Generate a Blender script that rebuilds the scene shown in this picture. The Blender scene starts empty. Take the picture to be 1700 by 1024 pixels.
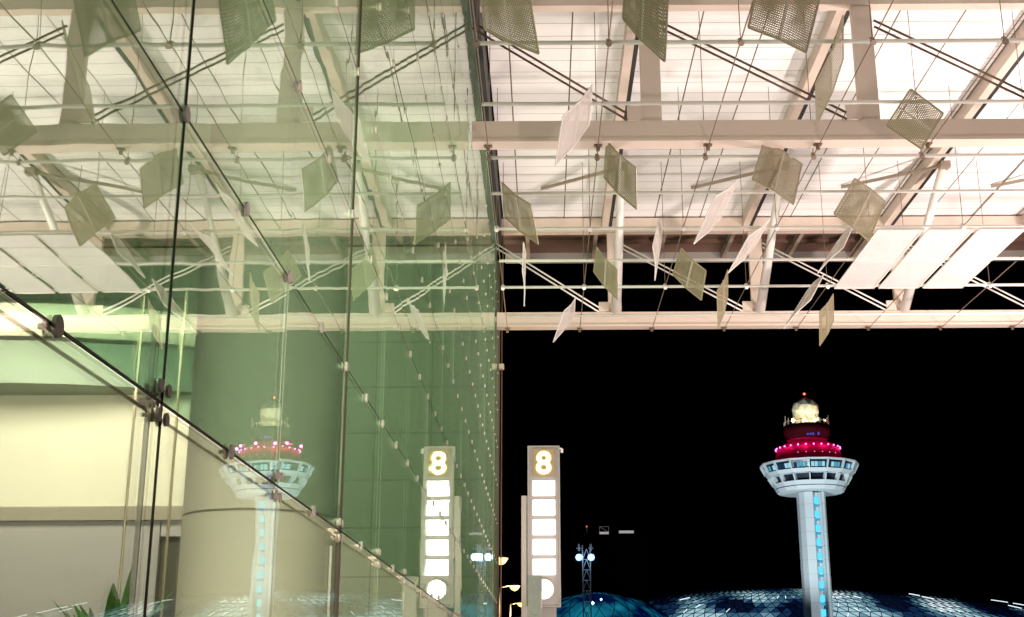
import bpy, bmesh, math, random
from mathutils import Vector, Matrix
R = math.radians
random.seed(7)
sc = bpy.context.scene
COL = sc.collection

# ------------------------------------------------------------------ camera, world, exposure
FPX, PX0, PY0 = 2100.0, 901.0, 512.0           # focal length and principal point in photo pixels (1700 wide)
PITCH, ROLL = R(16.27), R(-0.3)
right0, up0 = Vector((1, 0, 0)), Vector((0, -math.sin(PITCH), math.cos(PITCH)))
FWD = Vector((0, math.cos(PITCH), math.sin(PITCH)))
RGT = right0 * math.cos(ROLL) + up0 * math.sin(ROLL)
UP = -right0 * math.sin(ROLL) + up0 * math.cos(ROLL)
cam_d = bpy.data.cameras.new('camera')
cam = bpy.data.objects.new('camera', cam_d); COL.objects.link(cam)
m = Matrix((RGT, UP, -FWD)).transposed().to_4x4()
cam.matrix_world = m
cam_d.sensor_width = 36; cam_d.sensor_fit = 'HORIZONTAL'
cam_d.lens = 36 * FPX / 1700
cam_d.shift_x = -(PX0 - 850) / 1700
cam_d.clip_start = 0.05; cam_d.clip_end = 3000
sc.camera = cam

w = bpy.data.worlds.new('World'); sc.world = w; w.use_nodes = True
nt = w.node_tree; bg = nt.nodes['Background']
sky = nt.nodes.new('ShaderNodeTexSky'); sky.sky_type = 'NISHITA'; sky.sun_disc = False
sky.sun_elevation = R(-6); sky.sun_rotation = R(200)
nt.links.new(sky.outputs[0], bg.inputs[0]); bg.inputs[1].default_value = 0.0012
sc.view_settings.view_transform = 'Standard'; sc.view_settings.look = 'None'
sc.view_settings.exposure = 0.0; sc.view_settings.gamma = 1.0

def ray(px, py):
    return RGT * ((px - PX0) / FPX) + UP * ((PY0 - py) / FPX) + FWD
def atY(px, py, Y):
    r = ray(px, py); return r * (Y / r.y)

# ------------------------------------------------------------------ lights (the flood lamps of the canopy, the hall and the tower, plus unseen added fills)
def spot(name, loc, to, power, col, size=100, rad=0.35, blend=0.6):
    l = bpy.data.lights.new(name, 'SPOT'); l.energy = power; l.color = col
    l.spot_size = R(size); l.spot_blend = blend; l.shadow_soft_size = rad
    o = bpy.data.objects.new(name, l); COL.objects.link(o); o.location = loc
    o.rotation_euler = (Vector(to) - Vector(loc)).to_track_quat('-Z', 'Y').to_euler()
    return o
def area(name, loc, to, power, col, sx, sy):
    l = bpy.data.lights.new(name, 'AREA'); l.energy = power; l.color = col
    l.shape = 'RECTANGLE'; l.size = sx; l.size_y = sy
    o = bpy.data.objects.new(name, l); COL.objects.link(o); o.location = loc
    o.rotation_euler = (Vector(to) - Vector(loc)).to_track_quat('-Z', 'Y').to_euler()
    return o
WARM = (1.0, 0.855, 0.80)
FLOODS_AND_FILL = [((14.5, 23.0, 3.0), (6.0, 25.5, 11.5), 7600), ((6.5, 13.0, -1.2), (6.0, 22.0, 11.5), 2000), ((5.5, 1.0, -1.0), (5.0, 20.0, 9.8), 3300),  # last on this line: unseen fill added to brighten the near truss face
          ((1.5, 25.0, -1.2), (1.5, 25.5, 11.5), 1850), ((9.5, 25.0, -1.2), (8.5, 25.0, 11.5), 2600)]
for p_, t_, e_ in FLOODS_AND_FILL:
    spot('canopy_flood_and_fill_lamp', p_, t_, e_, WARM, 125, 0.3)
HALL = (1.0, 0.95, 0.90)
area('hall_light_and_fill', (-7.0, 16.6, 5.2), (-6.8, 20, 2.9), 540, HALL, 6, 1.2)
area('hall_light_and_fill', (-4.5, 23.0, 8.0), (-3.8, 33, 4.5), 950, (1.0, .99, .86), 3, 3)
area('hall_light_and_fill', (-3.9, 6.0, 2.6), (-3.6, 16, 2.6), 1150, (1, .96, .90), 2, 1)
area('hall_light_and_fill', (-2.3, 1.6, 1.6), (-1.7, 5, 0.4), 40, HALL, .5, .5)  # unseen fill added to brighten the plant and the fin post

# ------------------------------------------------------------------ helpers: mesh building
class MB:
    def __init__(s): s.v = []; s.f = []; s.uv = None; s.sm = False
    def quad(s, a, b, c, d):
        n = len(s.v); s.v += [tuple(a), tuple(b), tuple(c), tuple(d)]; s.f.append((n, n+1, n+2, n+3)); return s
    def poly(s, pts):
        n = len(s.v); s.v += [tuple(p) for p in pts]; s.f.append(tuple(range(n, n+len(pts)))); return s
    def hexa(s, p):        # 8 corners: bottom ring 0-3, top ring 4-7
        n = len(s.v); s.v += [tuple(q) for q in p]
        for f in ((3,2,1,0),(4,5,6,7),(0,1,5,4),(1,2,6,5),(2,3,7,6),(3,0,4,7)): s.f.append(tuple(n+i for i in f))
        return s
    def box(s, x0, x1, y0, y1, z0, z1):
        return s.hexa([(x0,y0,z0),(x1,y0,z0),(x1,y1,z0),(x0,y1,z0),(x0,y0,z1),(x1,y0,z1),(x1,y1,z1),(x0,y1,z1)])
    def tube(s, p, q, r, n=8, r2=None):
        p, q = Vector(p), Vector(q); d = (q-p).normalized()
        a = d.cross(Vector((0,0,1)) if abs(d.z) < .95 else Vector((1,0,0))).normalized(); b = d.cross(a)
        r2 = r if r2 is None else r2; k = len(s.v)
        for c, rr in ((p, r), (q, r2)):
            for i in range(n):
                t = 2*math.pi*i/n; s.v.append(tuple(c + a*math.cos(t)*rr + b*math.sin(t)*rr))
        for i in range(n):
            j = (i+1) % n; s.f.append((k+i, k+j, k+n+j, k+n+i))
        s.f.append(tuple(k+i for i in range(n))[::-1]); s.f.append(tuple(k+n+i for i in range(n)))
        return s
    def bar(s, p, q, w, h, up=(0,0,1)):  # rectangular bar, w across, h along up
        p, q = Vector(p), Vector(q); d = (q-p).normalized(); u = Vector(up)
        a = d.cross(u).normalized()*w/2; b = a.cross(d).normalized()*h/2
        return s.hexa([p-a-b, p+a-b, p+a+b, p-a+b, q-a-b, q+a-b, q+a+b, q-a+b])
    def lathe(s, prof, c=(0,0,0), n=32, a0=0.0, a1=None):
        full = a1 is None; a1 = a0+2*math.pi if full else a1
        m_ = n if full else n+1; k = len(s.v)
        for (r, z) in prof:
            for i in range(m_):
                t = a0 + (a1-a0)*i/n; s.v.append((c[0]+r*math.cos(t), c[1]+r*math.sin(t), c[2]+z))
        for j in range(len(prof)-1):
            for i in range(n):
                i2 = (i+1) % m_; s.f.append((k+j*m_+i, k+j*m_+i2, k+(j+1)*m_+i2, k+(j+1)*m_+i))
        return s
    def build(s, name, mat, parent=None, smooth=False, bevel=0):
        me = bpy.data.meshes.new(name); me.from_pydata(s.v, [], s.f); me.validate()
        if bevel or smooth:
            bm = bmesh.new(); bm.from_mesh(me); bmesh.ops.recalc_face_normals(bm, faces=bm.faces); bm.to_mesh(me); bm.free()
        if smooth:
            for p in me.polygons: p.use_smooth = True
        me.materials.append(mat)
        o = bpy.data.objects.new(name, me); COL.objects.link(o)
        if parent is not None:
            o.parent = parent
            o.matrix_parent_inverse = Matrix.Translation(-Vector(parent.location)) if parent.type == 'EMPTY' else Matrix.Identity(4)
        if bevel:
            md = o.modifiers.new('bevel', 'BEVEL'); md.width = bevel; md.segments = 2; md.limit_method = 'ANGLE'
        return o
def tag(o, label, cat, group=None, kind=None):
    o['label'] = label; o['category'] = cat
    if group: o['group'] = group
    if kind: o['kind'] = kind
    return o
def thing(name, loc, label, cat, group=None):
    o = bpy.data.objects.new(name, None); COL.objects.link(o); o.location = loc
    o.empty_display_size = 0.2
    return tag(o, label, cat, group)
def struct(o): o['kind'] = 'structure'; return o

# ------------------------------------------------------------------ materials
def principled(name, col, rough=0.5, metal=0.0, var=0.12, scale=3.0, bump=0.0, spec=0.5):
    mt = bpy.data.materials.new(name); mt.use_nodes = True; t = mt.node_tree; b = t.nodes['Principled BSDF']
    b.inputs['Metallic'].default_value = metal; b.inputs['Specular IOR Level'].default_value = spec
    tc = t.nodes.new('ShaderNodeTexCoord')
    no = t.nodes.new('ShaderNodeTexNoise'); no.inputs['Scale'].default_value = scale; no.inputs['Detail'].default_value = 5
    t.links.new(tc.outputs['Object'], no.inputs['Vector'])
    mx = t.nodes.new('ShaderNodeMix'); mx.data_type = 'RGBA'
    mx.inputs[6].default_value = (*[c*(1-var) for c in col], 1); mx.inputs[7].default_value = (*[min(1, c*(1+var)) for c in col], 1)
    t.links.new(no.outputs['Fac'], mx.inputs[0]); t.links.new(mx.outputs[2], b.inputs['Base Color'])
    mr = t.nodes.new('ShaderNodeMapRange'); mr.inputs[3].default_value = max(.02, rough-.1); mr.inputs[4].default_value = min(1, rough+.1)
    t.links.new(no.outputs['Fac'], mr.inputs[0]); t.links.new(mr.outputs[0], b.inputs['Roughness'])
    if bump:
        bp = t.nodes.new('ShaderNodeBump'); bp.inputs['Strength'].default_value = 0.4; bp.inputs['Distance'].default_value = bump
        t.links.new(no.outputs['Fac'], bp.inputs['Height']); t.links.new(bp.outputs[0], b.inputs['Normal'])
    return mt
def emit(name, col, s):
    mt = bpy.data.materials.new(name); mt.use_nodes = True; t = mt.node_tree; t.nodes.clear()
    e = t.nodes.new('ShaderNodeEmission'); e.inputs[0].default_value = (*col, 1); e.inputs[1].default_value = s
    o = t.nodes.new('ShaderNodeOutputMaterial'); t.links.new(e.outputs[0], o.inputs[0]); return mt
def mth(t, op, a, b=None):
    n = t.nodes.new('ShaderNodeMath'); n.operation = op
    for i, x in enumerate((a, b)):
        if x is None: continue
        if isinstance(x, (int, float)): n.inputs[i].default_value = x
        else: t.links.new(x, n.inputs[i])
    return n.outputs[0]

def glass_mat(name, tint, rmin, rmax):
    mt = bpy.data.materials.new(name); mt.use_nodes = True; t = mt.node_tree; t.nodes.clear()
    out = t.nodes.new('ShaderNodeOutputMaterial'); mx = t.nodes.new('ShaderNodeMixShader')
    tr = t.nodes.new('ShaderNodeBsdfTransparent'); tr.inputs[0].default_value = (*tint, 1)
    gl = t.nodes.new('ShaderNodeBsdfGlossy'); gl.inputs['Roughness'].default_value = 0.0; gl.inputs[0].default_value = (1, 1, .97, 1)
    fr = t.nodes.new('ShaderNodeFresnel'); fr.inputs[0].default_value = 1.5
    mr = t.nodes.new('ShaderNodeMapRange'); mr.inputs[1].default_value = 0.12; mr.inputs[2].default_value = 0.75
    mr.inputs[3].default_value = rmin; mr.inputs[4].default_value = rmax
    t.links.new(fr.outputs[0], mr.inputs[0]); t.links.new(mr.outputs[0], mx.inputs[0])
    # faint waviness of toughened glass
    tc = t.nodes.new('ShaderNodeTexCoord'); mp = t.nodes.new('ShaderNodeMapping'); mp.inputs['Scale'].default_value = (1, 1.1, 1.9)
    no = t.nodes.new('ShaderNodeTexNoise'); no.inputs['Scale'].default_value = 1.3; no.inputs['Detail'].default_value = 1.5
    t.links.new(tc.outputs['Object'], mp.inputs[0]); t.links.new(mp.outputs[0], no.inputs['Vector'])
    bp = t.nodes.new('ShaderNodeBump'); bp.inputs['Strength'].default_value = 1.0; bp.inputs['Distance'].default_value = 0.0009
    t.links.new(no.outputs['Fac'], bp.inputs['Height']); t.links.new(bp.outputs[0], gl.inputs['Normal'])
    t.links.new(tr.outputs[0], mx.inputs[1]); t.links.new(gl.outputs[0], mx.inputs[2]); df = t.nodes.new('ShaderNodeBsdfDiffuse'); df.inputs[0].default_value = (.80, .85, .72, 1)
    nz = t.nodes.new('ShaderNodeTexNoise'); nz.inputs['Scale'].default_value = 2.2; nz.inputs['Detail'].default_value = 6
    t.links.new(mp.outputs[0], nz.inputs['Vector'])
    dm = t.nodes.new('ShaderNodeMapRange'); dm.inputs[3].default_value = .012; dm.inputs[4].default_value = .045
    t.links.new(nz.outputs['Fac'], dm.inputs[0])
    m2 = t.nodes.new('ShaderNodeMixShader'); t.links.new(dm.outputs[0], m2.inputs[0])
    t.links.new(mx.outputs[0], m2.inputs[1]); t.links.new(df.outputs[0], m2.inputs[2]); t.links.new(m2.outputs[0], out.inputs[0])
    return mt
def roof_mat():
    mt = principled('roof_panel_white', (.82, .79, .77), .55, 0, .04, .6); t = mt.node_tree; b = t.nodes['Principled BSDF']
    geo = t.nodes.new('ShaderNodeNewGeometry'); sp = t.nodes.new('ShaderNodeSeparateXYZ'); t.links.new(geo.outputs['Position'], sp.inputs[0])
    fy = mth(t, 'FRACT', mth(t, 'MULTIPLY', sp.outputs[1], 1/.485)); fx = mth(t, 'FRACT', mth(t, 'ADD', mth(t, 'MULTIPLY', sp.outputs[0], 1/1.185), 20.53))
    ly = mth(t, 'LESS_THAN', fy, .034); lx = mth(t, 'LESS_THAN', fx, .022)
    ln = mth(t, 'MAXIMUM', mth(t, 'MULTIPLY', ly, .75), lx)
    base = b.inputs['Base Color'].links[0].from_socket
    mx = t.nodes.new('ShaderNodeMix'); mx.data_type = 'RGBA'; mx.inputs[7].default_value = (.09, .055, .04, 1)
    t.links.new(ln, mx.inputs[0]); t.links.new(base, mx.inputs[6]); t.links.new(mx.outputs[2], b.inputs['Base Color'])
    return mt
def perforated_mat(name, col):
    mt = principled(name, col, .5, .15, .06, 8); t = mt.node_tree; b = t.nodes['Principled BSDF']; out = t.nodes['Material Output']
    uv = t.nodes.new('ShaderNodeUVMap'); sp = t.nodes.new('ShaderNodeSeparateXYZ'); t.links.new(uv.outputs[0], sp.inputs[0])
    P = 1/.030
    row = mth(t, 'FLOOR', mth(t, 'MULTIPLY', sp.outputs[1], P))
    off = mth(t, 'MULTIPLY', mth(t, 'MODULO', row, 2), .5)
    fx = mth(t, 'SUBTRACT', mth(t, 'FRACT', mth(t, 'ADD', mth(t, 'MULTIPLY', sp.outputs[0], P), off)), .5)
    fy = mth(t, 'SUBTRACT', mth(t, 'FRACT', mth(t, 'MULTIPLY', sp.outputs[1], P)), .5)
    d2 = mth(t, 'ADD', mth(t, 'MULTIPLY', fx, fx), mth(t, 'MULTIPLY', fy, fy))
    h = mth(t, 'LESS_THAN', d2, .115)
    tr = t.nodes.new('ShaderNodeBsdfTransparent'); mx = t.nodes.new('ShaderNodeMixShader')
    t.links.new(h, mx.inputs[0]); t.links.new(b.outputs[0], mx.inputs[1]); t.links.new(tr.outputs[0], mx.inputs[2])
    t.links.new(mx.outputs[0], out.inputs[0]); return mt

M = {}
M['steel'] = principled('painted_steel', (.60, .485, .41), .45, 0, .06, 2)
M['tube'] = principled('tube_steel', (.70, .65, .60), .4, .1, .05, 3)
M['arm'] = principled('arm_brown', (.34, .27, .21), .5, .1, .1, 3)
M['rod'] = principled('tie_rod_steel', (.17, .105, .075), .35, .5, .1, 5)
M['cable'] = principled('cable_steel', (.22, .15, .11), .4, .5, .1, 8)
M['roof'] = roof_mat()
M['dark'] = principled('dark_trim', (.02, .018, .016), .6, 0, .1, 4)
M['louvre'] = principled('brown_soffit', (.16, .085, .06), .6, 0, .2, 3)
M['seal'] = principled('silicone', (.05, .03, .02), .5, 0, .1, 10)
M['sealc'] = principled('clear_silicone', (.42, .46, .32), .4, 0, .1, 10)
M['clamp'] = principled('brushed_clamp', (.60, .51, .44), .45, .0, .15, 12)
M['rodin'] = principled('inner_rod', (.45, .38, .26), .35, .6, .1, 6)
M['fin'] = principled('fin_grey', (.62, .59, .54), .5, .2, .1, 4)
M['gup'] = glass_mat('green_glass', (.73, .90, .73), .40, .60)
M['glow'] = glass_mat('clear_glass', (.92, .95, .84), .20, .46)
M['perf'] = perforated_mat('perforated_metal_shaded', (.30, .255, .15))  # shade put into the colour: darker copy for panels out of the light
M['perf_lit'] = perforated_mat('perforated_metal_lit', (.56, .50, .455))  # same metal, light put into the colour for panels that catch it
M['perff'] = perforated_mat('perforated_flat_lit', (.80, .76, .73))  # same metal, palest copy: strong uplight put into the colour
M['frame'] = principled('panel_frame', (.31, .265, .16), .45, .2, .06, 6)

# ------------------------------------------------------------------ ground
g = MB().quad((-900, -200, -1.6), (900, -200, -1.6), (900, 1500, -1.6), (-900, 1500, -1.6)).build('ground', principled('asphalt', (.05, .05, .052), .85, 0, .25, .8, .004)); struct(g)
pv = MB().box(-1.1, 3.2, -6, 34, -1.595, -1.45).build('pavement', principled('paving', (.28, .25, .22), .7, 0, .15, 2)); struct(pv)

# ------------------------------------------------------------------ canopy roof
ROOFZ, YA, YB = 11.55, 19.45, 31.0
roof = thing('canopy_roof', (0, 20, ROOFZ), 'white panelled canopy roof high over the forecourt with thin joint lines and a dark eave', 'roof')
MB().box(-1.02, 24, 2, 31.35, ROOFZ, ROOFZ+.25).build('roof_deck', M['roof'], roof)
MB().box(-1.19, -1.06, 2, 31.3, 10.88, ROOFZ+.2).build('edge_trim', M['dark'], roof)
for X in (1.72, 5.38, 9.05, 12.7):
    mb = MB().box(X-.17, X+.0, 2, 31.25, ROOFZ-.30, ROOFZ-.004)
    mb.build('girder', M['steel'], roof)
    MB().box(X+.003, X+.085, 2, 31.25, ROOFZ-.302, ROOFZ-.004).build('drain_slot', M['dark'], roof)
MB().box(-1.05, 24, 31.36, 33.9, ROOFZ-.02, ROOFZ+.15).build('eave_soffit', M['louvre'], roof)
MB().box(-1.05, 24, 33.9, 34.05, ROOFZ-.28, ROOFZ+.2).build('eave_fascia', principled('eave_fascia_paint', (.30, .27, .25), .5, 0, .1, 2), roof)
for y in (32.1, 32.8):
    MB().box(-1.05, 24, y, y+.07, ROOFZ-.12, ROOFZ-.024).build('eave_rail', M['louvre'], roof)
k = 0
x = -.4
while x < 24:
    MB().bar((x, 31.38, ROOFZ-.14), (x, 33.88, ROOFZ-.14), .10, .22).build('eave_rib', principled('rib_paint', (.34, .26, .21), .5, 0, .1, 2) if k == 0 else bpy.data.materials['rib_paint'], roof)
    x += 1.83; k += 1

# ------------------------------------------------------------------ trusses
CABX = [-.9, .94, 2.78, 4.62, 6.46, 8.30, 10.14, 11.98]
POSTX = [1.85, 5.52, 9.19, 12.86]
def truss(Y, label):
    t = thing('roof_truss', (0, Y, 8.56), label, 'truss', 'trusses crossing under the canopy roof')
    e = 24
    mb = MB().box(-1.17, e, Y, Y+.26, 8.62, 8.95).box(-1.17, e, Y-.04, Y+.30, 8.56, 8.617)
    mb.build('bottom_chord', M['steel'], t, bevel=.006)
    MB().box(-1.17, e, Y+.02, Y+.24, 11.12, 11.5).build('top_chord', M['steel'], t)
    prev = -1.17
    for i, X in enumerate(POSTX):
        MB().box(X-.17, X+.17, Y+.06, Y+.20, 8.953, 11.117).build('post', M['steel'], t, bevel=.005)
        if Y > 25:
            MB().tube((X+.02, Y-.06, 8.95), (X-.02, Y-4.2, ROOFZ-.32), .125, 14, .085).build('strut', M['tube'], t, smooth=True); st_ = t.children[-1]
            MB().bar((X-.02, Y-4.15, ROOFZ-.36), (X-1.86, Y-2.1, ROOFZ-.06), .05, .07).build('arm', M['arm'], t)
            MB().box(X-.12, X+.10, Y-4.32, Y-4.08, ROOFZ-.45, ROOFZ-.30).build('strut_head', M['arm'], st_)
        for dz in (-.06, .06):
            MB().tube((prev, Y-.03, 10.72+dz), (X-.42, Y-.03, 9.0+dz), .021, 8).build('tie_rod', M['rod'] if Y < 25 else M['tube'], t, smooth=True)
        MB().box(X-.42, X-.17, Y-.045, Y+.0, 8.955, 9.2).build('gusset_plate', M['steel'], t)
        prev = X+.17
    for X in CABX:
        mb = MB().tube((X, Y+.13, 8.56), (X, Y+.13, 8.46), .035, 8).box(X-.07, X+.07, Y+.08, Y+.18, 8.54, 8.558)
        mb.build('cable_clamp', M['cable'], t)
    return t
truss(YA, 'nearer pale steel truss whose bottom beam crosses the bright roof, brown double tie rods')
truss(YB, 'farther pale steel truss framing the black sky below the roof edge')

# ------------------------------------------------------------------ grid of tubes and cables under the roof
GZ = 8.5
grid = thing('panel_support_grid', (4, 20, GZ), 'grid of thin white tubes and steel cables under the roof carrying the panels', 'support grid')
TUBEY = [12.0, 13.95, 15.9, 17.85, 19.95, 21.6, 23.5, 25.5, 27.4, 29.75]
for y in TUBEY:
    MB().tube((CABX[0]-.02, y, GZ), (22, y, GZ), .032, 8).build('tube', M['tube'], grid, smooth=True)
for X in CABX:
    MB().tube((X, 6, GZ+.005), (X, YB+.13, GZ+.005), .010, 6).build('cable', M['cable'], grid)
for y in (15.9, 19.95, 23.5, 27.4):
    for X in CABX[:7]:
        MB().tube((X, y, GZ+.03), (X, y, ROOFZ), .007, 5).build('hanger_wire', M['cable'], grid)
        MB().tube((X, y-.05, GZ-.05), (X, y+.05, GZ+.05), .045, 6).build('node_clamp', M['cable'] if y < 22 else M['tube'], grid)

# ------------------------------------------------------------------ hanging panels: corners measured, each solved as a square plate in space
def solve_plate(c, side, Zc):
    (tl, tr, br, bl) = c
    cx = sum(p[0] for p in c)/4; cy = sum(p[1] for p in c)/4
    r = ray(cx, cy); C = r*(Zc/r.z); s = Zc/r.z; kx = s/FPX
    e1 = [((tr[i]-tl[i])+(br[i]-bl[i]))/2*kx for i in (0, 1)]; e2 = [((bl[i]-tl[i])+(br[i]-tr[i]))/2*kx for i in (0, 1)]
    e1[1] *= -1; e2[1] *= -1
    c_ = e1[0]*e2[0]+e1[1]*e2[1]; D = (e2[0]**2+e2[1]**2)-(e1[0]**2+e1[1]**2)
    a = (D+math.sqrt(D*D+4*c_*c_))/2                 # w1^2
    w1 = math.sqrt(max(a, 1e-9)); w2 = -c_/w1
    best = None
    for sg in (1, -1):
        v1 = RGT*e1[0]+UP*e1[1]+FWD*w1*sg; v2 = RGT*e2[0]+UP*e2[1]+FWD*w2*sg
        n = v1.cross(v2).normalized()
        if n.dot(C) > 0: n = -n
        sc_ = n.x*(1 if side == 'R' else -1)
        if best is None or sc_ > best[0]: best = (sc_, n)
    n = best[1]; vd = C.normalized(); dt = n.dot(vd)
    if abs(dt) < .24: n = ((n-vd*dt).normalized()*math.sqrt(1-.24**2) - vd*.24).normalized()
    pts = []
    for p in c:
        q = ray(*p); pts.append(q*(C.dot(n)/q.dot(n)))
    return pts, n
def hanging_panel(c, side, label, white=False, Zc=8.1, fold=.035, name='hanging_baffle'):
    pts, n = solve_plate(c, side, Zc)
    C = sum(pts, Vector())/4
    t = thing(name, C, label, 'hanging panel', 'perforated metal panels hanging under the canopy')
    tl, tr, br, bl = pts
    mt_, mb_ = (tl+tr)/2 + n*fold, (bl+br)/2 + n*fold
    sheet = MB(); uvs = []
    L = (tr-tl).length; H = (bl-tl).length
    th = n*.0025
    for (a, b, cc, d, u0, u1) in ((tl, mt_, mb_, bl, 0, L/2), (mt_, tr, br, mb_, L/2, L)):
        sheet.quad(a+th, b+th, cc+th, d+th); uvs += [(u0, H), (u1, H), (u1, 0), (u0, 0)]
        sheet.quad(d-th, cc-th, b-th, a-th); uvs += [(u0, 0), (u1, 0), (u1, H), (u0, H)]
    s = sheet.build('perforated_sheet', M['perf_lit'] if white else M['perf'], t)
    ul = s.data.uv_layers.new(name='UVMap')
    for i, l in enumerate(s.data.loops): ul.data[i].uv = uvs[l.vertex_index]
    f = MB()
    for a, b in ((tl, mt_), (mt_, tr), (tr, br), (br, mb_), (mb_, bl), (bl, tl)):
        f.bar(a, b, .028, .014, up=n)
    f.build('frame', M['frame'] if not white else M['tube'], t)
    MB().bar(mt_ - n*.014, mb_ - n*.014, .03, .03, up=n).build('fold_rib', M['tube'], t)
    return t
PANELS = [
 ([(796,-40),(878,-2-8),(894.2,88.8),(804.9,48.3)], 'L', 'large olive perforated panel at the top beside the glass edge, upper rod crossing behind it'),
 ([(1039,-55),(1110,12-40),(1103.7,101.9),(1034.2,30.8)], 'L', 'large olive panel at the top covering the upper end of the roof slot'),
 ([(1266,-60),(1366,-25),(1338,86.7),(1242.3,45.4)], 'R', 'large see-through panel at the top with a bright central rib'),
 ([(1354.2,137),(1399.3,26),(1399.9,98),(1355.9,206)], 'R', 'long narrow pinkish panel tilted beside the right hand post of the nearer truss'),
 ([(1472.2,208.5),(1512,148),(1566,188),(1530,247)], 'L', 'perforated panel at the right end of the nearer truss beam'),
 ([(934.4,193.3),(983.6,140.6),(977.7,206.5),(922,273.9)], 'R', 'pale pink folded panel hanging in front of the nearer truss beam'),
 ([(833.4,302.6),(880.9,340.2),(893.5,404.6),(838.7,361.3)], 'L', 'olive panel with a pale centre rib closest to the roof edge beside the glass'),
 ([(1007.5,234),(1055.6,278.7),(1056.7,347.2),(1002.9,294.5)], 'L', 'brown perforated panel hanging just under the nearer beam in front of a round strut'),
 ([(868.9,401.7),(871.7,440),(870.2,507.9),(867.4,450)], 'R', 'panel seen edge-on as a thin vertical sliver before the black sky'),
 ([(990.9,410.5),(1024.3,447.5),(1025,496.7),(985.7,451)], 'L', 'tan panel half overlapping the first post of the farther truss'),
 ([(1094,363),(1098.2,394.7),(1087.3,465),(1083.4,408.8)], 'R', 'slim pale panel hanging before the dark eave between the two posts'),
 ([(1131.2,412.3),(1171.8,449.3),(1164,497.8),(1117.2,455.2)], 'L', 'olive tan panel set square against the black sky in the middle of the farther truss'),
 ([(936.4,516),(954.7,495.3),(953.3,521.3),(918.5,567.7)], 'R', 'pale panel dangling below the farther truss beam near the glass'),
 ([(1268,235),(1331.1,272.4),(1317,339.2),(1249.2,298)], 'R', 'brown see-through panel covering the head of the leaning strut'),
 ([(1419,296.3),(1469.4,334.3),(1442,400),(1384.6,354.3)], 'R', 'diamond shaped brown panel above the flat white panels'),
 ([(1186.9,326.2),(1223.9,299),(1197.5,359.6),(1151.8,404.6)], 'R', 'white slanted panel against the bright roof left of the leaning strut'),
 ([(1243.2,391.2),(1278.4,362),(1255.5,404.6),(1209,452.8)], 'R', 'white slanted panel crossing the dark eave beside the second post'),
 ([(1388,404),(1414.5,379),(1400,411),(1357.5,453.9)], 'R', 'bright sliver of white panel left of the flat white panels'),
 ([(1190.5,482.7),(1208,448.2),(1208,493.3),(1192.2,543.2)], 'R', 'narrow tan panel hanging over the farther beam left of the second post'),
 ([(1339,484),(1367.4,456.3),(1346,497),(1301.2,545.3)], 'R', 'long thin white panel pointing down to the farther beam'),
 ([(1360.3,517.9),(1383.2,488),(1383.9,532),(1361,573.4)], 'R', 'beige panel dropping lowest below the farther beam at the right'),
]
for c, side, lab in PANELS:
    hanging_panel(c, side, lab, white=any(k_ in lab.split(' panel')[0] for k_ in ('white', 'pale', 'pale pink')) or 'edge-on' in lab)  # panels that catch the light get the lit copy of the metal
# flat panels laid in the grid
flat_lab = {(0,0): 'flat white panel in the grid, left column, nearer of its pair', (0,1): 'flat white panel in the grid, left column, farther of its pair',
            (1,0): 'flat white panel in the grid, second column from the left, nearer one', (1,1): 'flat white panel in the grid, second column from the left, farther one',
            (2,0): 'flat white panel in the grid at the frame edge, nearer one', (2,1): 'flat white panel in the grid at the frame edge, farther one'}
for i, x0 in enumerate((6.62, 7.62, 8.62)):
    for j, (y0, y1) in enumerate(((23.5, 25.47), (25.53, 27.4))):
        t = thing('flat_baffle', (x0, y0, GZ), flat_lab[(i, j)], 'flat panel', 'white perforated panels lying flat in the grid')
        mb = MB().quad((x0, y0, GZ-.06), (x0, y1, GZ-.06), (x0+.88, y1, GZ-.06), (x0+.88, y0, GZ-.06)).quad((x0, y0, GZ-.055), (x0+.88, y0, GZ-.055), (x0+.88, y1, GZ-.055), (x0, y1, GZ-.055))
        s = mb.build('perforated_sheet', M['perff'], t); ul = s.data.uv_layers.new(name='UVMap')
        for l in s.data.loops: v = s.data.vertices[l.vertex_index].co; ul.data[l.index].uv = (v.x, v.y)
        f = MB()
        for a, b in (((x0,y0),(x0+.88,y0)), ((x0+.88,y0),(x0+.88,y1)), ((x0+.88,y1),(x0,y1)), ((x0,y1),(x0,y0))):
            f.bar((*a, GZ-.058), (*b, GZ-.058), .03, .03)
        f.build('frame', M['tube'], t)

# ------------------------------------------------------------------ glass facade
GX, GT = -1.2, .012
fac = thing('glass_facade', (GX, 16, -1.6), 'tall green glass wall with point fittings running away along the terminal', 'glass wall')
COLS = [-1.5+1.8*i for i in range(20)]          # joints along the facade, last at 32.7
ROWS = [-1.6, -1.144, -.154, .836, 1.826, 2.816, 3.806, 4.796, 5.786, 6.776, 7.766, 8.756, 9.746, 10.736, 10.88]
panes = []
for i in range(len(COLS)-1):
    for j in range(len(ROWS)-1):
        panes.append((COLS[i], COLS[i+1], ROWS[j], ROWS[j+1]))
def seen_area(p):
    y0, y1, z0, z1 = p; A = []
    for y, z in ((y0,z0),(y1,z0),(y1,z1),(y0,z1)):
        y = max(y, .6); v = Vector((GX, y, z)); d = v.dot(FWD)
        A.append((min(1700, max(0, PX0+FPX*v.dot(RGT)/d)), min(1024, max(0, PY0-FPX*v.dot(UP)/d))))
    return abs(sum(A[k][0]*A[(k+1)%4][1]-A[(k+1)%4][0]*A[k][1] for k in range(4)))/2
panes.sort(key=seen_area, reverse=True)
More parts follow.
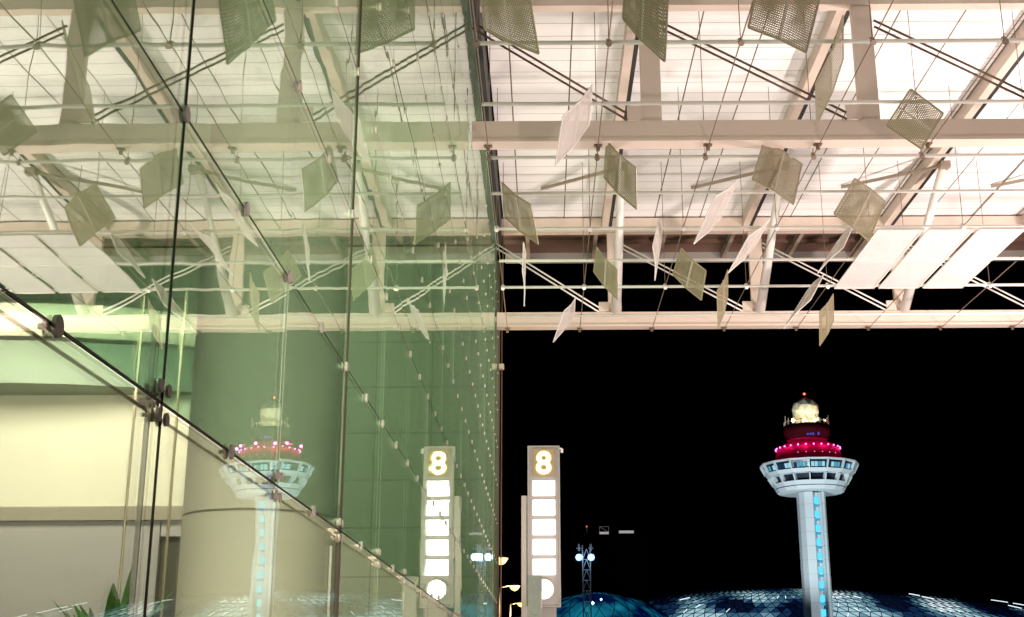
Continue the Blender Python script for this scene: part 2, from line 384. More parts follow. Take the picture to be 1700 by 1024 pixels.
def pane_mesh(mb, p):
    y0, y1, z0, z1 = p; g_ = .0025
    o = [random.uniform(-.0016, .0016) for _ in range(4)]
    y0 += g_; y1 -= g_; z0 += g_; z1 -= g_
    c = ((y0,z0,o[0]),(y1,z0,o[1]),(y1,z1,o[2]),(y0,z1,o[1]-o[0]+0 if False else o[0]+o[2]-o[1]))
    mb.quad(*[(GX-GT+c[k][2], c[k][0], c[k][1]) for k in (3, 2, 1, 0)])     # inner and outer skin; the edges sit in the joints
    mb.quad(*[(GX+c[k][2], c[k][0], c[k][1]) for k in range(4)])
up_rest, low_rest = MB(), MB()
for k, p in enumerate(panes):
    low = p[3] < .9
    if k < 98:
        mb = MB(); pane_mesh(mb, p); mb.build('glass_pane', M['glow'] if low else M['gup'], fac)
    else: pane_mesh(low_rest if low else up_rest, p)
up_rest.build('glass_pane', M['gup'], fac)['kind'] = 'stuff'
low_rest.build('glass_pane', M['glow'], fac)['kind'] = 'stuff'
for y in COLS:
    dk_ = abs(y-3.9) < .1 or abs(y-7.5) < .1
    MB().box(GX-.003, GX+((.004 if y < 5 else .011) if dk_ else -.0005), y-(.0035 if dk_ else .0023), y+(.0035 if dk_ else .0023), -1.6, 10.88).build('silicone_joint', M['seal'] if dk_ else M['sealc'], fac)
for z in ROWS[1:-1]:
    thick = .005 if abs(z-.836) < .01 else .0022
    MB().box(GX-.0032, GX+.0006, COLS[0], COLS[-1], z-thick, z+thick).build('silicone_joint', M['seal'], fac)
# tension rods just inside
MB().tube((GX-.032, -1.5, .803), (GX-.032, 32.7, .803), .006, 8).build('tension_rod', M['rodin'], fac)
for y in (3.9, 7.5):
    MB().box(GX-.060, GX-.045, y+.03, y+.042, -1.6, 1.1 if y < 4 else .75).build('fin_post', M['fin'], fac)
# fittings: a spider at every pane corner, a small clamp between
def fitting(mb, y, z, big):
    for sz in ((-1, 1) if big else (0,)):           # pairs of discs clamping the glass from both sides
        for sy in ((-1, 1) if big else (0,)):
            yy, zz = y+sy*.042, z+sz*.046
            mb.tube((GX+.001, yy, zz), (GX+.011, yy, zz), .022 if big else .030, 12)
            mb.tube((GX-GT-.011, yy, zz), (GX-GT-.001, yy, zz), .022 if big else .030, 12)
            if big: mb.bar((GX-.045, y, z), (GX-.028, yy, zz), .012, .012, up=(1,0,0)).tube((GX-.045, yy, zz), (GX-GT, yy, zz), .007, 8)
    mb.tube((GX-.042 if not big else GX-.07, y, z), (GX-GT, y, z), .008 if not big else .016, 10)
fits = []
for z in ROWS[1:-2]:
    for i, y in enumerate(COLS):
        fits.append((y, z, abs(z-.836) < .01)); fits.append((y+.9, z, False))
fits = [f for f in fits if f[0] < 32.8]
def fit_px(f):
    v = Vector((GX, f[0], f[1])); d = v.dot(FWD)
    if d < .5: return 1e9
    x_, y_ = PX0+FPX*v.dot(RGT)/d, PY0-FPX*v.dot(UP)/d
    return d if -50 < x_ < 1750 and -50 < y_ < 1074 else 1e6
fits.sort(key=fit_px)
rest = MB()
for k, f in enumerate(fits):
    if k < 98:
        mb = MB(); fitting(mb, *f); mb.build('glass_fitting', M['clamp'], fac)
    else: fitting(rest, *f)
rest.build('glass_fitting', M['clamp'], fac)['kind'] = 'stuff'
MB().box(GX-.05, GX+.05, 32.72, 32.86, -1.6, 10.9).build('edge_mullion', principled('edge_mullion_paint', (.12, .085, .065), .5, .3, .15, 3), fac)
MB().tube((GX+.10, 32.8, -1.6), (GX+.10, 32.8, 10.9), .02, 8).build('edge_rod', M['rod'], fac)
for z in (9.2, 7.9):
    MB().box(GX+.03, GX+.16, 32.70, 32.9, z, z+.12).build('edge_bracket', M['steel'], fac)

# ------------------------------------------------------------------ inside the hall, seen through the glass
inner = principled('hall_plaster', (.55, .57, .46), .8, 0, .10, .35)
def clad(mt, px, pz):
    t = mt.node_tree; b = t.nodes['Principled BSDF']; geo = t.nodes.new('ShaderNodeNewGeometry'); sp = t.nodes.new('ShaderNodeSeparateXYZ'); t.links.new(geo.outputs['Position'], sp.inputs[0])
    l1 = mth(t, 'LESS_THAN', mth(t, 'FRACT', mth(t, 'ADD', mth(t, 'MULTIPLY', sp.outputs[0], 1/px), 50)), .02); l2 = mth(t, 'LESS_THAN', mth(t, 'FRACT', mth(t, 'ADD', mth(t, 'MULTIPLY', sp.outputs[2], 1/pz), 50)), .02)
    ln = mth(t, 'MAXIMUM', l1, l2); base = b.inputs['Base Color'].links[0].from_socket
    mx = t.nodes.new('ShaderNodeMix'); mx.data_type = 'RGBA'; mx.inputs[7].default_value = (.30, .31, .25, 1)
    t.links.new(ln, mx.inputs[0]); t.links.new(base, mx.inputs[6]); t.links.new(mx.outputs[2], b.inputs['Base Color'])
clad(inner, 1.5, 1.25)
ew = MB().box(-22, -1.26, 33.2, 33.5, -1.6, 11.5).build('hall_end_wall', inner); tag(ew, 'plain greenish end wall of the hall seen through the glass', 'wall')
hc = MB().box(-22, -1.26, -4, 33.2, ROOFZ, ROOFZ+.2).build('hall_ceiling', principled('hall_ceiling_paint', (.6, .58, .5), .8, 0, .05, 1)); tag(hc, 'pale ceiling of the hall behind the glass wall', 'ceiling')
hf = MB().box(-22, -1.26, -4, 33.2, -1.62, -1.58).build('hall_floor', principled('hall_floor_stone', (.35, .32, .27), .3, 0, .1, 1)); struct(hf)
col = thing('round_column', (-3.56, 16, -1.6), 'thick cream round column inside the hall with one dark joint ring', 'column')
cm = principled('column_render', (.66, .62, .51), .6, 0, .04, 1.2)
MB().lathe([(.95, -1.58), (.95, 1.92)], (-3.56, 16, 0), 64).build('shaft', cm, col, smooth=True)
MB().lathe([(.945, 1.925), (.945, 1.945)], (-3.56, 16, 0), 64).build('joint_ring', principled('ring_dark', (.26, .23, .17), .7), col, smooth=True)  # dark joint between the shaft sections
MB().lathe([(.95, 1.95), (.95, 11.5)], (-3.56, 16, 0), 64).build('shaft', cm, col, smooth=True)
shop = thing('shop_wall', (-7, 20, -1.6), 'cream wall inside the hall with grey lower panels and a dark doorway', 'wall')
MB().box(-14, -3.2, 20, 20.2, 2.62, 4.9).build('cream_panel', principled('cream_wall', (.80, .75, .61), .7, 0, .03, 1), shop)
MB().box(-14, -3.2, 19.9, 20.2, 2.40, 2.617).build('ledge', principled('ledge_paint', (.35, .30, .24), .6, 0, .08, 2), shop)
MB().box(-14, -6.02, 20.0, 20.2, -1.6, 2.397).build('grey_panel', principled('grey_panel_paint', (.42, .39, .38), .6, 0, .04, 1), shop)
MB().box(-6.0, -3.2, 20.1, 20.2, -1.6, 2.15).build('doorway', principled('doorway_dark', (.07, .07, .045), .5, 0, .2, 1), shop)
MB().box(-6.0, -3.2, 20.0, 20.2, 2.153, 2.397).build('door_head', bpy.data.materials['grey_panel_paint'], shop)
bal = thing('curved_balcony', (-9, 25, 5), 'curved balcony edge inside the hall with a glowing cream band', 'balcony')
MB().lathe([(6.5, 4.40), (6.5, 5.08), (6.3, 5.10)], (-8.6, 25.5, 0), 60, R(190), R(316)).build('fascia', principled('balcony_green', (.27, .33, .25), .6, 0, .1, 1), bal, smooth=True)
MB().lathe([(6.55, 5.14), (6.7, 5.25), (6.72, 5.62), (6.4, 5.66)], (-8.6, 25.5, 0), 60, R(190), R(316)).build('cream_band', principled('balcony_cream', (.75, .72, .55), .6, 0, .05, 1), bal, smooth=True)
MB().lathe([(0.1, 4.42), (6.5, 4.42)], (-8.6, 25.5, 0), 60, R(190), R(316)).build('soffit', bpy.data.materials['balcony_green'], bal)
for i, (px, lab) in enumerate(((222, 'thin hanging rod before the cream wall, left of the near joint'), (293, 'thin hanging rod before the cream wall, right of the near joint'))):
    p = atY(px, 700, 18.0)
    tag(MB().tube((p.x, 18, -1.6), (p.x, 18, 5.6), .022, 8).build('hanging_rod', M['rodin']), lab, 'rod', 'rods before the cream wall')
# potted palm
PZ = .20
plant = thing('potted_plant', (-1.98, 6.0, -1.6), 'leafy bright green plant standing behind the glass at the lower left', 'plant')
MB().lathe([(.0, 0), (.2, 0), (.27, .5), (.25, .52), (.23, .45), (.0, .45)], (-1.98, 6.0, -1.58), 24).build('pot', principled('pot_clay', (.25, .22, .2), .6), plant, smooth=True)
MB().tube((-1.98, 6, -1.15), (-1.96, 6, -.2+PZ), .03, 8, .02).build('stem', principled('stem_brown', (.15, .12, .06), .8), plant)
lf = MB()
for i in range(130):
    a = random.uniform(0, 6.283); el = random.uniform(.5, 1.45); L = random.uniform(.35, .62); wd = random.uniform(.03, .05)
    o = Vector((-1.97, 6, random.uniform(-.6, -.16)+PZ)); d = Vector((math.cos(a)*math.cos(el), math.sin(a)*math.cos(el), math.sin(el)))
    sd = d.cross(Vector((0,0,1))).normalized(); pts = []
    for k in range(6):
        f = k/5; pts.append((o + d*L*f - Vector((0,0,1))*L*.35*f*f*math.cos(el), wd*math.sin(math.pi*(.08+.9*f))))
    for k in range(5):
        (p, a1), (q, b1) = pts[k], pts[k+1]; dn = Vector((0,0,-.004))
        lf.quad(p-sd*a1, p+dn, q+dn, q-sd*b1).quad(p+dn, p+sd*a1, q+sd*b1, q+dn)
lf.build('foliage', principled('leaf_green', (.13, .42, .035), .45, 0, .4, 8), plant)

# ------------------------------------------------------------------ pylon sign
sign = thing('pylon_sign', (.02, 28.8, -1.6), 'tall lit pylon sign with number 8 above five white light panels', 'sign')
sm = principled('sign_housing', (.30, .265, .25), .45, .2, .05, 3)
zt = atY(903, 740, 28.8).z; zb = atY(903, 1008, 28.8).z
def ZS(py): return atY(903, py, 28.8).z
def XS(px, py): return atY(px, py, 28.8).x
x0, x1 = XS(876, 860), XS(930, 860)
MB().box(x0, x1, 28.82, 29.15, zb, zt).build('housing', sm, sign, bevel=.01)
MB().box(x0, x1, 28.78, 28.817, zt-.03, zt).box(x0, x0+.035, 28.78, 28.817, zb, zt-.033).box(x1-.035, x1, 28.78, 28.817, zb, zt-.033).box(x0+.037, x1-.037, 28.78, 28.817, zb, zb+.03).build('rim', sm, sign)
xl, xr = XS(885, 860), XS(921, 860)
MB().box(xl, xr, 28.79, 28.815, ZS(790), ZS(745)).build('number_panel', principled('number_panel_tan', (.27, .19, .11), .5, 0, .05, 2), sign)
def text_part(name, ch, h, x, y, z, mat, off, ext, parent):
    cu = bpy.data.curves.new(name, 'FONT'); cu.body = ch; cu.align_x = 'CENTER'; cu.size = h/.70; cu.offset = off; cu.extrude = ext
    o = bpy.data.objects.new(name+'_src', cu); COL.objects.link(o)
    dg = bpy.context.evaluated_depsgraph_get(); me = bpy.data.meshes.new_from_object(o.evaluated_get(dg)); bpy.data.objects.remove(o)
    me.materials.clear(); me.materials.append(mat); me.name = name
    xs = [v.co.x for v in me.vertices]; cxm = (min(xs)+max(xs))/2
    for v in me.vertices:
        a = v.co.copy(); v.co = (x + a.x - cxm, y - a.z, z + a.y)
    q = bpy.data.objects.new(name, me); COL.objects.link(q); q.parent = parent
    q.matrix_parent_inverse = Matrix.Translation(-Vector(parent.location)); return q
h8 = ZS(750)-ZS(786)
text_part('digit_edge', '8', h8, (xl+xr)/2, 28.785, ZS(786)+.005, emit('digit_yellow', (1, .62, .05), 1.0), .040, .003, sign)
text_part('digit', '8', h8, (xl+xr)/2, 28.778, ZS(786)+.005, emit('digit_white', (1, .97, .85), 4), .012, .003, sign)
lit = emit('light_panel_white', (1, .97, .94), 4)
for a, b in ((797.5, 822.5), (829.5, 855), (862, 887.5), (895, 920.5), (928, 954)):
    MB().box(xl-.005, xr+.005, 28.79, 28.815, ZS(b), ZS(a)).build('light_panel', lit, sign)
cx_, cz_ = XS(903, 978), ZS(978)
mb = MB(); k_ = 40
mb.poly([(cx_+.215*math.cos(2*math.pi*i/k_), 28.79, cz_+.215*math.sin(2*math.pi*i/k_)) for i in range(k_)][::-1]); mb.build('round_light', lit, sign)
MB().lathe([(.215, -.02), (.235, -.02), (.235, .02), (.215, .02)], (0,0,0), 40).build('round_light_ring', sm, sign)
rg = sign.children[-1]
for v in rg.data.vertices: v.co = (cx_+v.co.x, 28.79+v.co.z, cz_+v.co.y)
MB().box(XS(865.5, 900), x0-.003, 28.86, 29.1, -1.6, ZS(822)).build('side_post', principled('side_post_paint', (.40, .35, .32), .45, .2, .05, 3), sign)
MB().box(x1+.002, x1+.05, 28.9, 28.94, zt-.06, zt-.03).tube((x1+.05, 28.92, zt-.05), (x1+.05, 28.92, zt-.14), .03, 8).build('corner_camera', principled('bracket_white', (.7,.68,.66), .5), sign)
MB().box(x0+.1, x1-.1, 28.9, 29.08, -1.6, zb-.002).build('leg', sm, sign)

# steel post near the sign
post = thing('steel_post', (-.14, 21.5, -1.6), 'short bolted grey steel post standing before the foot of the pylon sign', 'post')
pzt = atY(888, 955, 21.5).z; pa, pb = atY(876, 990, 21.5).x, atY(900, 990, 21.5).x
MB().box(pa, pb, 21.5, 21.75, -1.6, pzt).build('plate', principled('galvanised', (.36, .36, .33), .4, .5, .15, 6), post, bevel=.006)
for py in (966, 1018):
    p = atY(887, py, 21.5); MB().tube((p.x, 21.5, p.z), (p.x, 21.47, p.z), .018, 10).build('bolt', M['clamp'], post)
p = atY(897.5, 1000, 21.5); MB().box(p.x, p.x+.025, 21.48, 21.497, p.z-.1, p.z+.18).build('latch', M['tube'], post)

# ------------------------------------------------------------------ street lamps
def street_lamp(X, Y, hz, label, bulb):
    t = thing('street_lamp', (X, Y, -1.6), label, 'street lamp', 'street lamps beyond the end of the glass')
    pm = bpy.data.materials.get('lamp_pole') or principled('lamp_pole', (.45, .42, .38), .5, .3, .1, 3)
    MB().tube((X, Y, -1.6), (X, Y, hz), .09, 10, .06).build('pole', pm, t, smooth=True)
    MB().tube((X, Y, hz), (X+.65, Y, hz+.12), .035, 8).build('arm', pm, t, smooth=True)
    MB().lathe([(0, .1), (.12, .08), (.3, 0), (.3, -.02), (.0, -.02)], (X+.8, Y, hz+.1), 20).build('head', pm, t, smooth=True); hd = t.children[-1]
    MB().lathe([(0, -.3), (.17, -.22), (.28, -.06), (.30, -.025), (0, -.022)], (X+.8, Y, hz+.1), 20).build('bulb', bulb, hd, smooth=True)
    l = bpy.data.lights.new('street_lamp_light', 'POINT'); l.energy = 900; l.color = (1, .62, .28); l.shadow_soft_size = .2
    o = bpy.data.objects.new('street_lamp_light', l); COL.objects.link(o); o.location = (X+.8, Y, hz-.35)
bulb = emit('sodium_bulb', (1, .52, .18), 5)
street_lamp(-2.55, 52, atY(830, 930, 52).z, 'nearest and tallest orange street lamp at the edge of the glass', bulb)
street_lamp(-2.4, 70, atY(850, 975, 70).z, 'middle orange street lamp with its lit pole left of the sign', bulb)
street_lamp(-2.5, 95, atY(858, 1003, 95).z, 'farthest and smallest orange street lamp low beside the sign', bulb)

# ------------------------------------------------------------------ floodlight mast, dark building
t = thing('floodlight_mast', (4.95, 150, -1.6), 'lattice mast with two blue white floodlights right of the sign', 'mast')
mm = principled('mast_steel', (.5, .5, .52), .5, .3, .1, 2)
zlo, zhi = -1.6, atY(970, 905, 150).z
for X in (4.5, 5.4):
    for Y in (149.6, 150.4): MB().tube((X, Y, zlo), (X, Y, zhi), .06, 6).build('chord', mm, t)
br = MB(); z = 0.0; s = 1
while z < atY(970, 925, 150).z:
    br.tube((4.5, 149.6, z), (5.4, 149.6, z), .04, 5)
    br.tube((4.5, 149.6, z), (4.95, 149.6, z+1.2), .04, 5).tube((5.4, 149.6, z), (4.95, 149.6, z+1.2), .04, 5); z += 1.2
br.build('bracing', mm, t)
for px in (961, 981):
    p = atY(px, 926, 150)
    MB().lathe([(0, .5), (.3, .4), (.45, 0)], (p.x, 150.3, p.z), 16).build('lamp_housing', mm, t)
    bm_ = MB().lathe([(0, -.4), (.3, -.3), (.42, 0), (.3, .3), (0, .4)], (p.x, 149.3, p.z), 16); bm_.build('floodlight', emit('flood_blue', (.30, .58, 1), 3) if px == 961 else bpy.data.materials['flood_blue'], t, smooth=True)
    l = bpy.data.lights.new('mast_lamp', 'POINT'); l.energy = 60; l.color = (.45, .7, 1); l.shadow_soft_size = .4
    o = bpy.data.objects.new('mast_lamp', l); COL.objects.link(o); o.location = (p.x, 148.2, p.z)
    q = atY(px, 910, 150); MB().tube((q.x, 150, q.z-.3), (q.x, 150, q.z+.5), .12, 8).tube((q.x-.3, 150, q.z), (q.x+.3, 150, q.z), .05, 6).build('antenna', mm, t)
BY = 330.0
b = thing('dark_building', (20, BY+10, -1.6), 'unlit terminal block lost in the dark behind the turquoise hall', 'building')
top = atY(1003, 888, BY).z; bx0, bx1 = atY(950, 888, BY).x, atY(1075, 888, BY).x
MB().box(bx0, bx1, BY, BY+20, -1.6, top).build('wall', principled('dark_facade', (.0025, .0025, .003), .9, 0, .2, .5, 0, 0), b)
K_ = BY/170
for px, w_, label in ((1003, 15, 0), (1040, 24, 1)):
    p = atY(px, 886, BY+.5); hw = w_/2/12.3*K_
    if label == 0:
        MB().box(p.x-hw, p.x+hw, BY+.4, BY+1, p.z-.05, p.z+.25*K_).build('roof_light', emit('roof_light_grey', (.8, .75, .78), .45), b)
        f = MB()
        for a, c in (((-hw, .2), (-hw, .95)), ((hw, .2), (hw, .95)), ((-hw, .95), (hw, .95)), ((-hw, .95), (hw, .2))): f.tube((p.x+a[0], BY+.6, p.z+a[1]*K_), (p.x+c[0], BY+.6, p.z+c[1]*K_), .035*K_, 5)
        f.build('roof_frame', emit('frame_glow', (.5, .45, .5), .16), b)  # no lamp: light on the frame is put in as a glow
    else:
        MB().box(p.x-hw, p.x+hw, BY+.4, BY+1, p.z+.1*K_, p.z+.42*K_).build('roof_light', bpy.data.materials['roof_light_grey'], b)
p = atY(974, 874, BY+2)
MB().tube((p.x, BY+2, top-.01), (p.x, BY+2, p.z-.2), .09, 6).build('beacon_pole', mm, b); MB().lathe([(0, -.22), (.22, 0), (0, .22)], (p.x, BY+2, p.z), 10).build('beacon', emit('beacon_red', (1, .12, .06), 2), b)

# ------------------------------------------------------------------ control tower
TY = 330.0
ax = atY(1346, 822, TY).x
tw = thing('control_tower', (ax, TY, -1.6), 'floodlit white airport control tower with red lit terrace and glowing radar ball', 'control tower')
white = principled('tower_concrete', (.55, .58, .60), .7, 0, .06, .15)
def TZ(py): return atY(1343, py, TY).z
def ringpart(name, prof, mat, n=16, smooth=False, rot=R(11.25)):
    return MB().lathe(prof, (ax, TY, 0), n, rot).build(name, mat, tw, smooth=smooth)
# shaft with a recessed strip on the camera side
sh = MB(); hw, rc0, rc1 = 3.42, -.25, 2.15
pl = [(-hw, 1.6), (-hw, -1.6), (-2.4, -3.2), (rc0, -3.4), (rc0, -1.7), (rc1, -1.7), (rc1, -3.4), (2.75, -3.2), (hw, -1.6), (hw, 1.6), (2.4, 3.2), (-2.4, 3.2)]
n_ = len(pl); z0, z1 = -1.6, 45.8
sh.v = [(ax+a, TY+c, z0) for a, c in pl] + [(ax+a, TY+c, z1) for a, c in pl]
sh.f = [(i, (i+1) % n_, n_+(i+1) % n_, n_+i) for i in range(n_)]
shm = principled('shaft_concrete', (.52, .55, .57), .75, 0, .12, .12); clad(shm, 200, 3.55)
sh.build('shaft', shm, tw)
ls = emit('stair_light_blue', (.06, .50, .85), .8); lb = emit('stair_light_pale', (.12, .72, 1.0), 1.15)
z = 44.6
xc = ax + .95
while z > 0:
    MB().box(xc-.62, xc+.62, TY-1.80, TY-1.71, z-1.75, z).build('stair_window', lb, tw)
    MB().box(xc-.62, xc+.62, TY-1.80, TY-1.71, z-2.6, z-1.98).build('stair_window', ls, tw)
    z -= 3.55
ringpart('soffit', [(2.8, 45.95), (8.5, 45.8), (9.05, 46.75)], white)
ringpart('dark_gap', [(9.0, 46.75), (9.0, 46.95)], principled('gap_navy', (.02, .03, .06), .6), 16)  # narrow navy ring under the lower band
ringpart('lower_band', [(9.05, 46.95), (9.1, 46.97), (9.75, 48.0), (8.5, 48.05)], white)
darkw = principled('tower_dark_glass', (.012, .016, .03), .15, 0, .2, .3)
ringpart('recess', [(8.5, 48.05), (9.0, 49.9)], darkw)
ringpart('middle_band', [(9.0, 49.85), (10.95, 49.9), (11.6, 50.8), (10.9, 50.85)], white)
ringpart('gallery_floor', [(9.6, 49.84), (10.9, 49.88)], white)
ringpart('window_band', [(10.9, 50.85), (11.7, 52.9)], darkw)
ringpart('upper_band', [(11.6, 52.85), (12.6, 52.9), (12.75, 53.2), (12.4, 53.4), (8.4, 54.0)], white)
for i in range(16):
    a = 2*math.pi*i/16 + R(11.25); c, s_ = math.cos(a), math.sin(a)
    MB().bar((ax+9.12*c, TY+9.12*s_, 47.95), (ax+10.32*c, TY+10.32*s_, 49.93), .28, 1.3, up=(c, s_, 0)).build('rib', white, tw)
    MB().bar((ax+11.3*c, TY+11.3*s_, 50.7), (ax+12.45*c, TY+12.45*s_, 52.95), .25, .7, up=(c, s_, 0)).build('rib', white, tw)
    a2 = a + R(11.25); c2, s2 = math.cos(a2), math.sin(a2); tx = Vector((-s2, c2, 0))
    if s2 < .2:
        for q in (-1.35, -.45, .45, 1.35):
            o1 = Vector((ax+10.98*c2, TY+10.98*s2, 51.15)) + tx*q
            lv = 'win_%d' % random.choice((0, 1, 2))
            mt = bpy.data.materials.get(lv) or emit(lv, ((.10, .38, .52), (.35, .68, .80), (.02, .06, .14))[int(lv[-1])], (.9, 1.0, .6)[int(lv[-1])])
            hx = tx*.38; uz = Vector((.4*c2, .4*s2, 1.15))
            MB().hexa([o1-hx, o1+hx, o1+hx-Vector((c2,s2,0))*.08, o1-hx-Vector((c2,s2,0))*.08, o1-hx+uz, o1+hx+uz, o1+hx+uz-Vector((c2,s2,0))*.08, o1-hx+uz-Vector((c2,s2,0))*.08]).build('window_pane', mt, tw)
red = principled('terrace_red', (.26, .010, .075), .6, 0, .1, .4, 0, .15)
ringpart('red_terrace', [(8.6, 54.0), (8.75, 54.2), (8.2, 57.0), (7.6, 57.3), (6.2, 58.6), (5.2, 59.0), (5.2, 59.6)], red, 48, True)
pk = emit('pink_lamp', (1, .10, .55), 12); pk2 = emit('pink_lamp_small', (1, .2, .5), 3)
for i in range(26):
    a = R(180 + i*13.85) + R(6); c, s_ = math.cos(a), math.sin(a)
    MB().lathe([(0, -.21), (.21, 0), (0, .21)], (ax+8.35*c, TY+8.35*s_, 57.35), 8).build('terrace_lamp', pk, tw, smooth=True)
    if s_ < -.75: MB().lathe([(0, -.12), (.12, 0), (0, .12)], (ax+8.72*c, TY+8.72*s_, 55.3), 6).build('small_lamp', pk2, tw)
dk = principled('drum_dark_red', (.022, .002, .004), .7, 0, .1, .3, 0, .05)
ringpart('upper_drum', [(5.2, 59.6), (5.6, 60.0), (5.6, 61.0), (6.0, 61.0), (6.0, 63.4), (0.1, 63.45)], dk, 32, True)
bl = emit('blue_window', (.12, .10, .75), .8)
for q in (-.9, -.2, .5, 1.9): MB().box(ax+q-.25, ax+q+.15, TY-5.75, TY-5.65, 60.15, 60.7 + .1*q).build('drum_window', bl, tw)
ringpart('radar_base', [(2.9, 63.45), (2.9, 65.0), (0.1, 65.1)], principled('radar_base_white', (.7, .68, .62), .6, 0, .1, .5), 8)
rail = MB()
for i in range(30):
    a = R(12*i) + random.uniform(-.08, .08); hh = random.choice((1.2, 1.4, 1.8, 2.6, 1.2))
    rail.tube((ax+5.8*math.cos(a), TY+5.8*math.sin(a), 63.4), (ax+5.8*math.cos(a), TY+5.8*math.sin(a), 63.4+hh), .09, 5)
for i in range(24):
    a, b_ = R(15*i), R(15*i+15)
    rail.tube((ax+5.8*math.cos(a), TY+5.8*math.sin(a), 64.3), (ax+5.8*math.cos(b_), TY+5.8*math.sin(b_), 64.3), .05, 4)
rail.build('antenna_railing', principled('railing_cream', (.75, .68, .5), .5), tw)
# faceted radar ball
bm = bmesh.new(); bmesh.ops.create_icosphere(bm, subdivisions=2, radius=3.65)
bmesh.ops.rotate(bm, verts=bm.verts, cent=(0,0,0), matrix=Matrix.Rotation(.4, 3, 'Z') @ Matrix.Rotation(.25, 3, 'X'))
me = bpy.data.meshes.new('radar_ball'); bm.to_mesh(me); bm.free()
rb = bpy.data.objects.new('radar_ball', me); COL.objects.link(rb)
rm = principled('radome', (.72, .66, .48), .5, 0, .05, .5); me.materials.append(rm)
for v in me.vertices: v.co += Vector((ax, TY, 67.6))
rb.parent = tw; rb.matrix_parent_inverse = Matrix.Translation(-Vector(tw.location))
MB().tube((ax, TY, 71.2), (ax, TY, 71.9), .12, 6).build('beacon_pole', dk, tw)
MB().lathe([(0, -.35), (.35, 0), (0, .35)], (ax, TY, 72.2), 10).build('beacon', emit('tower_beacon', (1, .10, .05), 6), tw, smooth=True)
# the tower's own floodlights
CY = (.80, .95, 1.0)
spot('tower_floodlight', (ax-38, TY-65, 4), (ax, TY, 47), 260000, CY, 40, 1.0)
spot('tower_floodlight', (ax+35, TY-60, 2), (ax, TY, 30), 120000, CY, 60, 1.0)
for q in range(4):
    a = R(225+30*q); spot('radar_floodlight', (ax+6.6*math.cos(a), TY+6.4*math.sin(a), 63.9), (ax, TY, 67.6), 900, (1, .86, .55), 80, .2)
for q in range(6):
    a = R(190+32*q); l = bpy.data.lights.new('terrace_glow', 'POINT'); l.energy = 430; l.color = (1, .03, .24); l.shadow_soft_size = .3
    o = bpy.data.objects.new('terrace_glow', l); COL.objects.link(o); o.location = (ax+9.1*math.cos(a), TY+9.1*math.sin(a), 58.2)

# ------------------------------------------------------------------ lattice dome
DY = 385.0
dcx = atY(1300, 1000, DY).x; dz = atY(1300, 977, DY).z
dome = thing('glass_dome', (dcx, DY, -1.6), 'low glass lattice dome lit blue from inside behind the control tower', 'dome')
A, B, H = 112.0, 60.0, dz+1.6
def dome_pt(u, v, k=1.0):
    a = 2*math.pi*u; e = math.pi/2*v
    return Vector((dcx + A*k*math.cos(a)*math.cos(e), DY + B*k*math.sin(a)*math.cos(e), -1.6 + H*k*math.sin(e)))
NU, NV = 180, 21
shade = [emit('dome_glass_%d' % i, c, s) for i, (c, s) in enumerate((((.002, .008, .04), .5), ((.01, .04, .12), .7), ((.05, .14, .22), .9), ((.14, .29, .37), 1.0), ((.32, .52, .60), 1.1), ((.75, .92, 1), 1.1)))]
gv, gf, gm = [], [], []
from mathutils import noise
lat = MB(); nhi = 0; M['strip'] = emit('highlight_white', (.8, .95, 1), 1.6)
for j in range(NV):
    for i in range(NU):
        o_ = .5*(j % 2)
        u0, u1 = (i+o_)/NU, (i+1+o_)/NU; v0, v1 = j/NV*.97, (j+1)/NV*.97
        up_ = (i+o_+.5)/NU
        if u0 % 1 < .48: continue
        tri = ((dome_pt(u0, v0), dome_pt(u1, v0), dome_pt(up_, v1)), (dome_pt(u1, v0), dome_pt(up_+1/NU, v1), dome_pt(up_, v1)))
        for k, tr_ in enumerate(tri):
            n0 = len(gv); gv += [tuple(p) for p in tr_]; gf.append((n0, n0+1, n0+2))
            c = sum(tr_, Vector())/3
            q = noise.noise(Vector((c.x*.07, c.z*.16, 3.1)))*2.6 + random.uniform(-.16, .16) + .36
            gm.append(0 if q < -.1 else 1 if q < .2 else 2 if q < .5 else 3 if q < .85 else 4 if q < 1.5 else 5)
        a, b_, c = tri[0]
        for p, q in ((a, b_), (b_, c), (c, a)):
            lat.tube(p, q, .13, 4)
        if nhi < 98 and a.y < DY-8 and 8 < a.z < H*.80 and random.random() < .10 and noise.noise(Vector((a.x*.07, a.z*.16, 3.1))) > -.05:
            d_ = (b_-a)*random.uniform(.2,.5)+(c-b_)*.7 if random.random() < .6 else (c-a)*.7; MB().tube(a+Vector((0,-.3,.2)), a+d_+Vector((0,-.3,.2)), .09, 4).build('highlight_streak', M['strip'], dome); nhi += 1  # painted highlights: bright streaks on the lattice built as glowing bars
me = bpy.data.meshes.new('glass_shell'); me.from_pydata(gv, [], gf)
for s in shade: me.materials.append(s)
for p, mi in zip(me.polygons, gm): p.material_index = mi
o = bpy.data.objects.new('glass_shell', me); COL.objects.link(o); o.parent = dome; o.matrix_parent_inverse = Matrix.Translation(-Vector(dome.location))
lat.build('lattice', principled('lattice_navy', (.02, .03, .07), .5), dome)
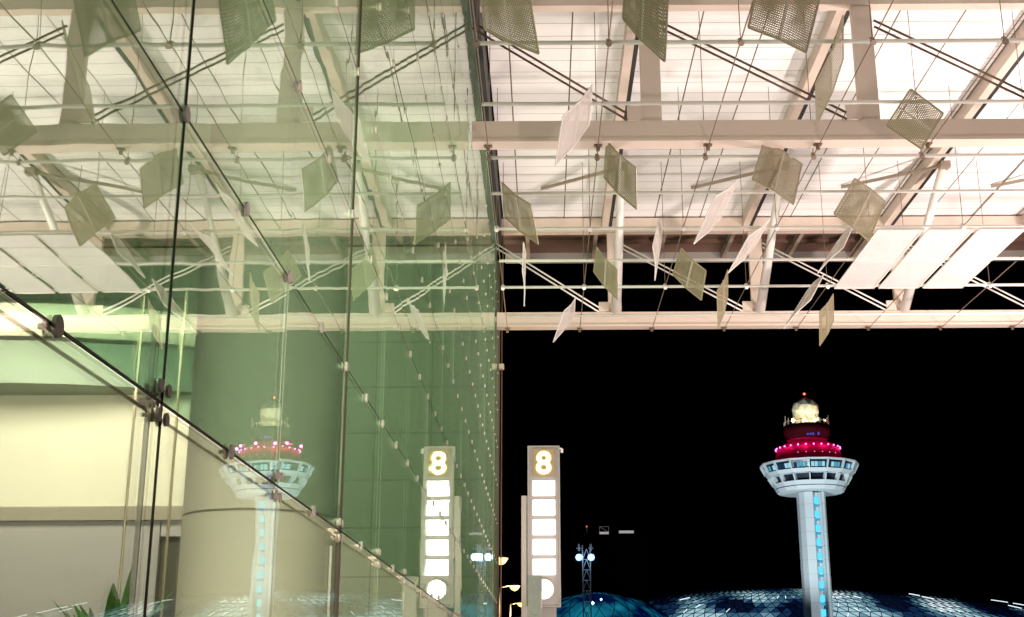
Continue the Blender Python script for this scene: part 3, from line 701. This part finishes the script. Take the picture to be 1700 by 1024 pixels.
# small turquoise hall left of the dome
hx = atY(990, 1000, 300).x; hz = atY(1003, 984, 300).z
hall = thing('turquoise_hall', (hx, 300, -1.6), 'low rounded hall glowing turquoise right of the sign foot', 'building')
def hm():
    mt = bpy.data.materials.new('turquoise_shell'); mt.use_nodes = True; t = mt.node_tree; t.nodes.clear()
    e = t.nodes.new('ShaderNodeEmission'); out = t.nodes.new('ShaderNodeOutputMaterial'); tc = t.nodes.new('ShaderNodeTexCoord')
    no = t.nodes.new('ShaderNodeTexNoise'); no.inputs['Scale'].default_value = .16; no.inputs['Detail'].default_value = 4
    cr = t.nodes.new('ShaderNodeValToRGB'); cr.color_ramp.elements[0].position = .44; cr.color_ramp.elements[0].color = (.0, .006, .055, 1)
    cr.color_ramp.elements[1].position = .70; cr.color_ramp.elements[1].color = (.008, .22, .33, 1)
    t.links.new(tc.outputs['Object'], no.inputs['Vector']); t.links.new(no.outputs['Fac'], cr.inputs[0]); t.links.new(cr.outputs[0], e.inputs[0])
    e.inputs[1].default_value = .8; t.links.new(e.outputs[0], out.inputs[0]); return mt
HH = hz+1.6
MB().lathe([(24*math.cos(e), HH*math.sin(e)-1.6) for e in [R(6*i) for i in range(15)]] + [(.05, HH-1.6)], (hx, 300, 0), 48).build('shell', hm(), hall, smooth=True)
rb_ = MB()
for q in range(28):
    for dirn in (-1, 1):
        pr = None
        for e in [R(8*i) for i in range(11)]:
            a = 2*math.pi*q/28 + dirn*e*.5
            p = (hx+24.1*math.cos(a)*math.cos(e), 300+24.1*math.sin(a)*math.cos(e), (HH+.1)*math.sin(e)-1.6)
            if pr: rb_.tube(pr, p, .09, 4)
            pr = p
rb_.build('lattice', principled('hall_lattice', (.02, .03, .07), .5), hall)
for px, py, r_ in ((984, 1001, .42), (998, 995, .3)):
    p = atY(px, py, 277); MB().lathe([(0, -r_), (r_, 0), (0, r_)], (p.x, p.y, p.z), 10).build('lamp', emit('hall_lamp', (.5, .95, 1), 3) if px == 984 else bpy.data.materials['hall_lamp'], hall, smooth=True)
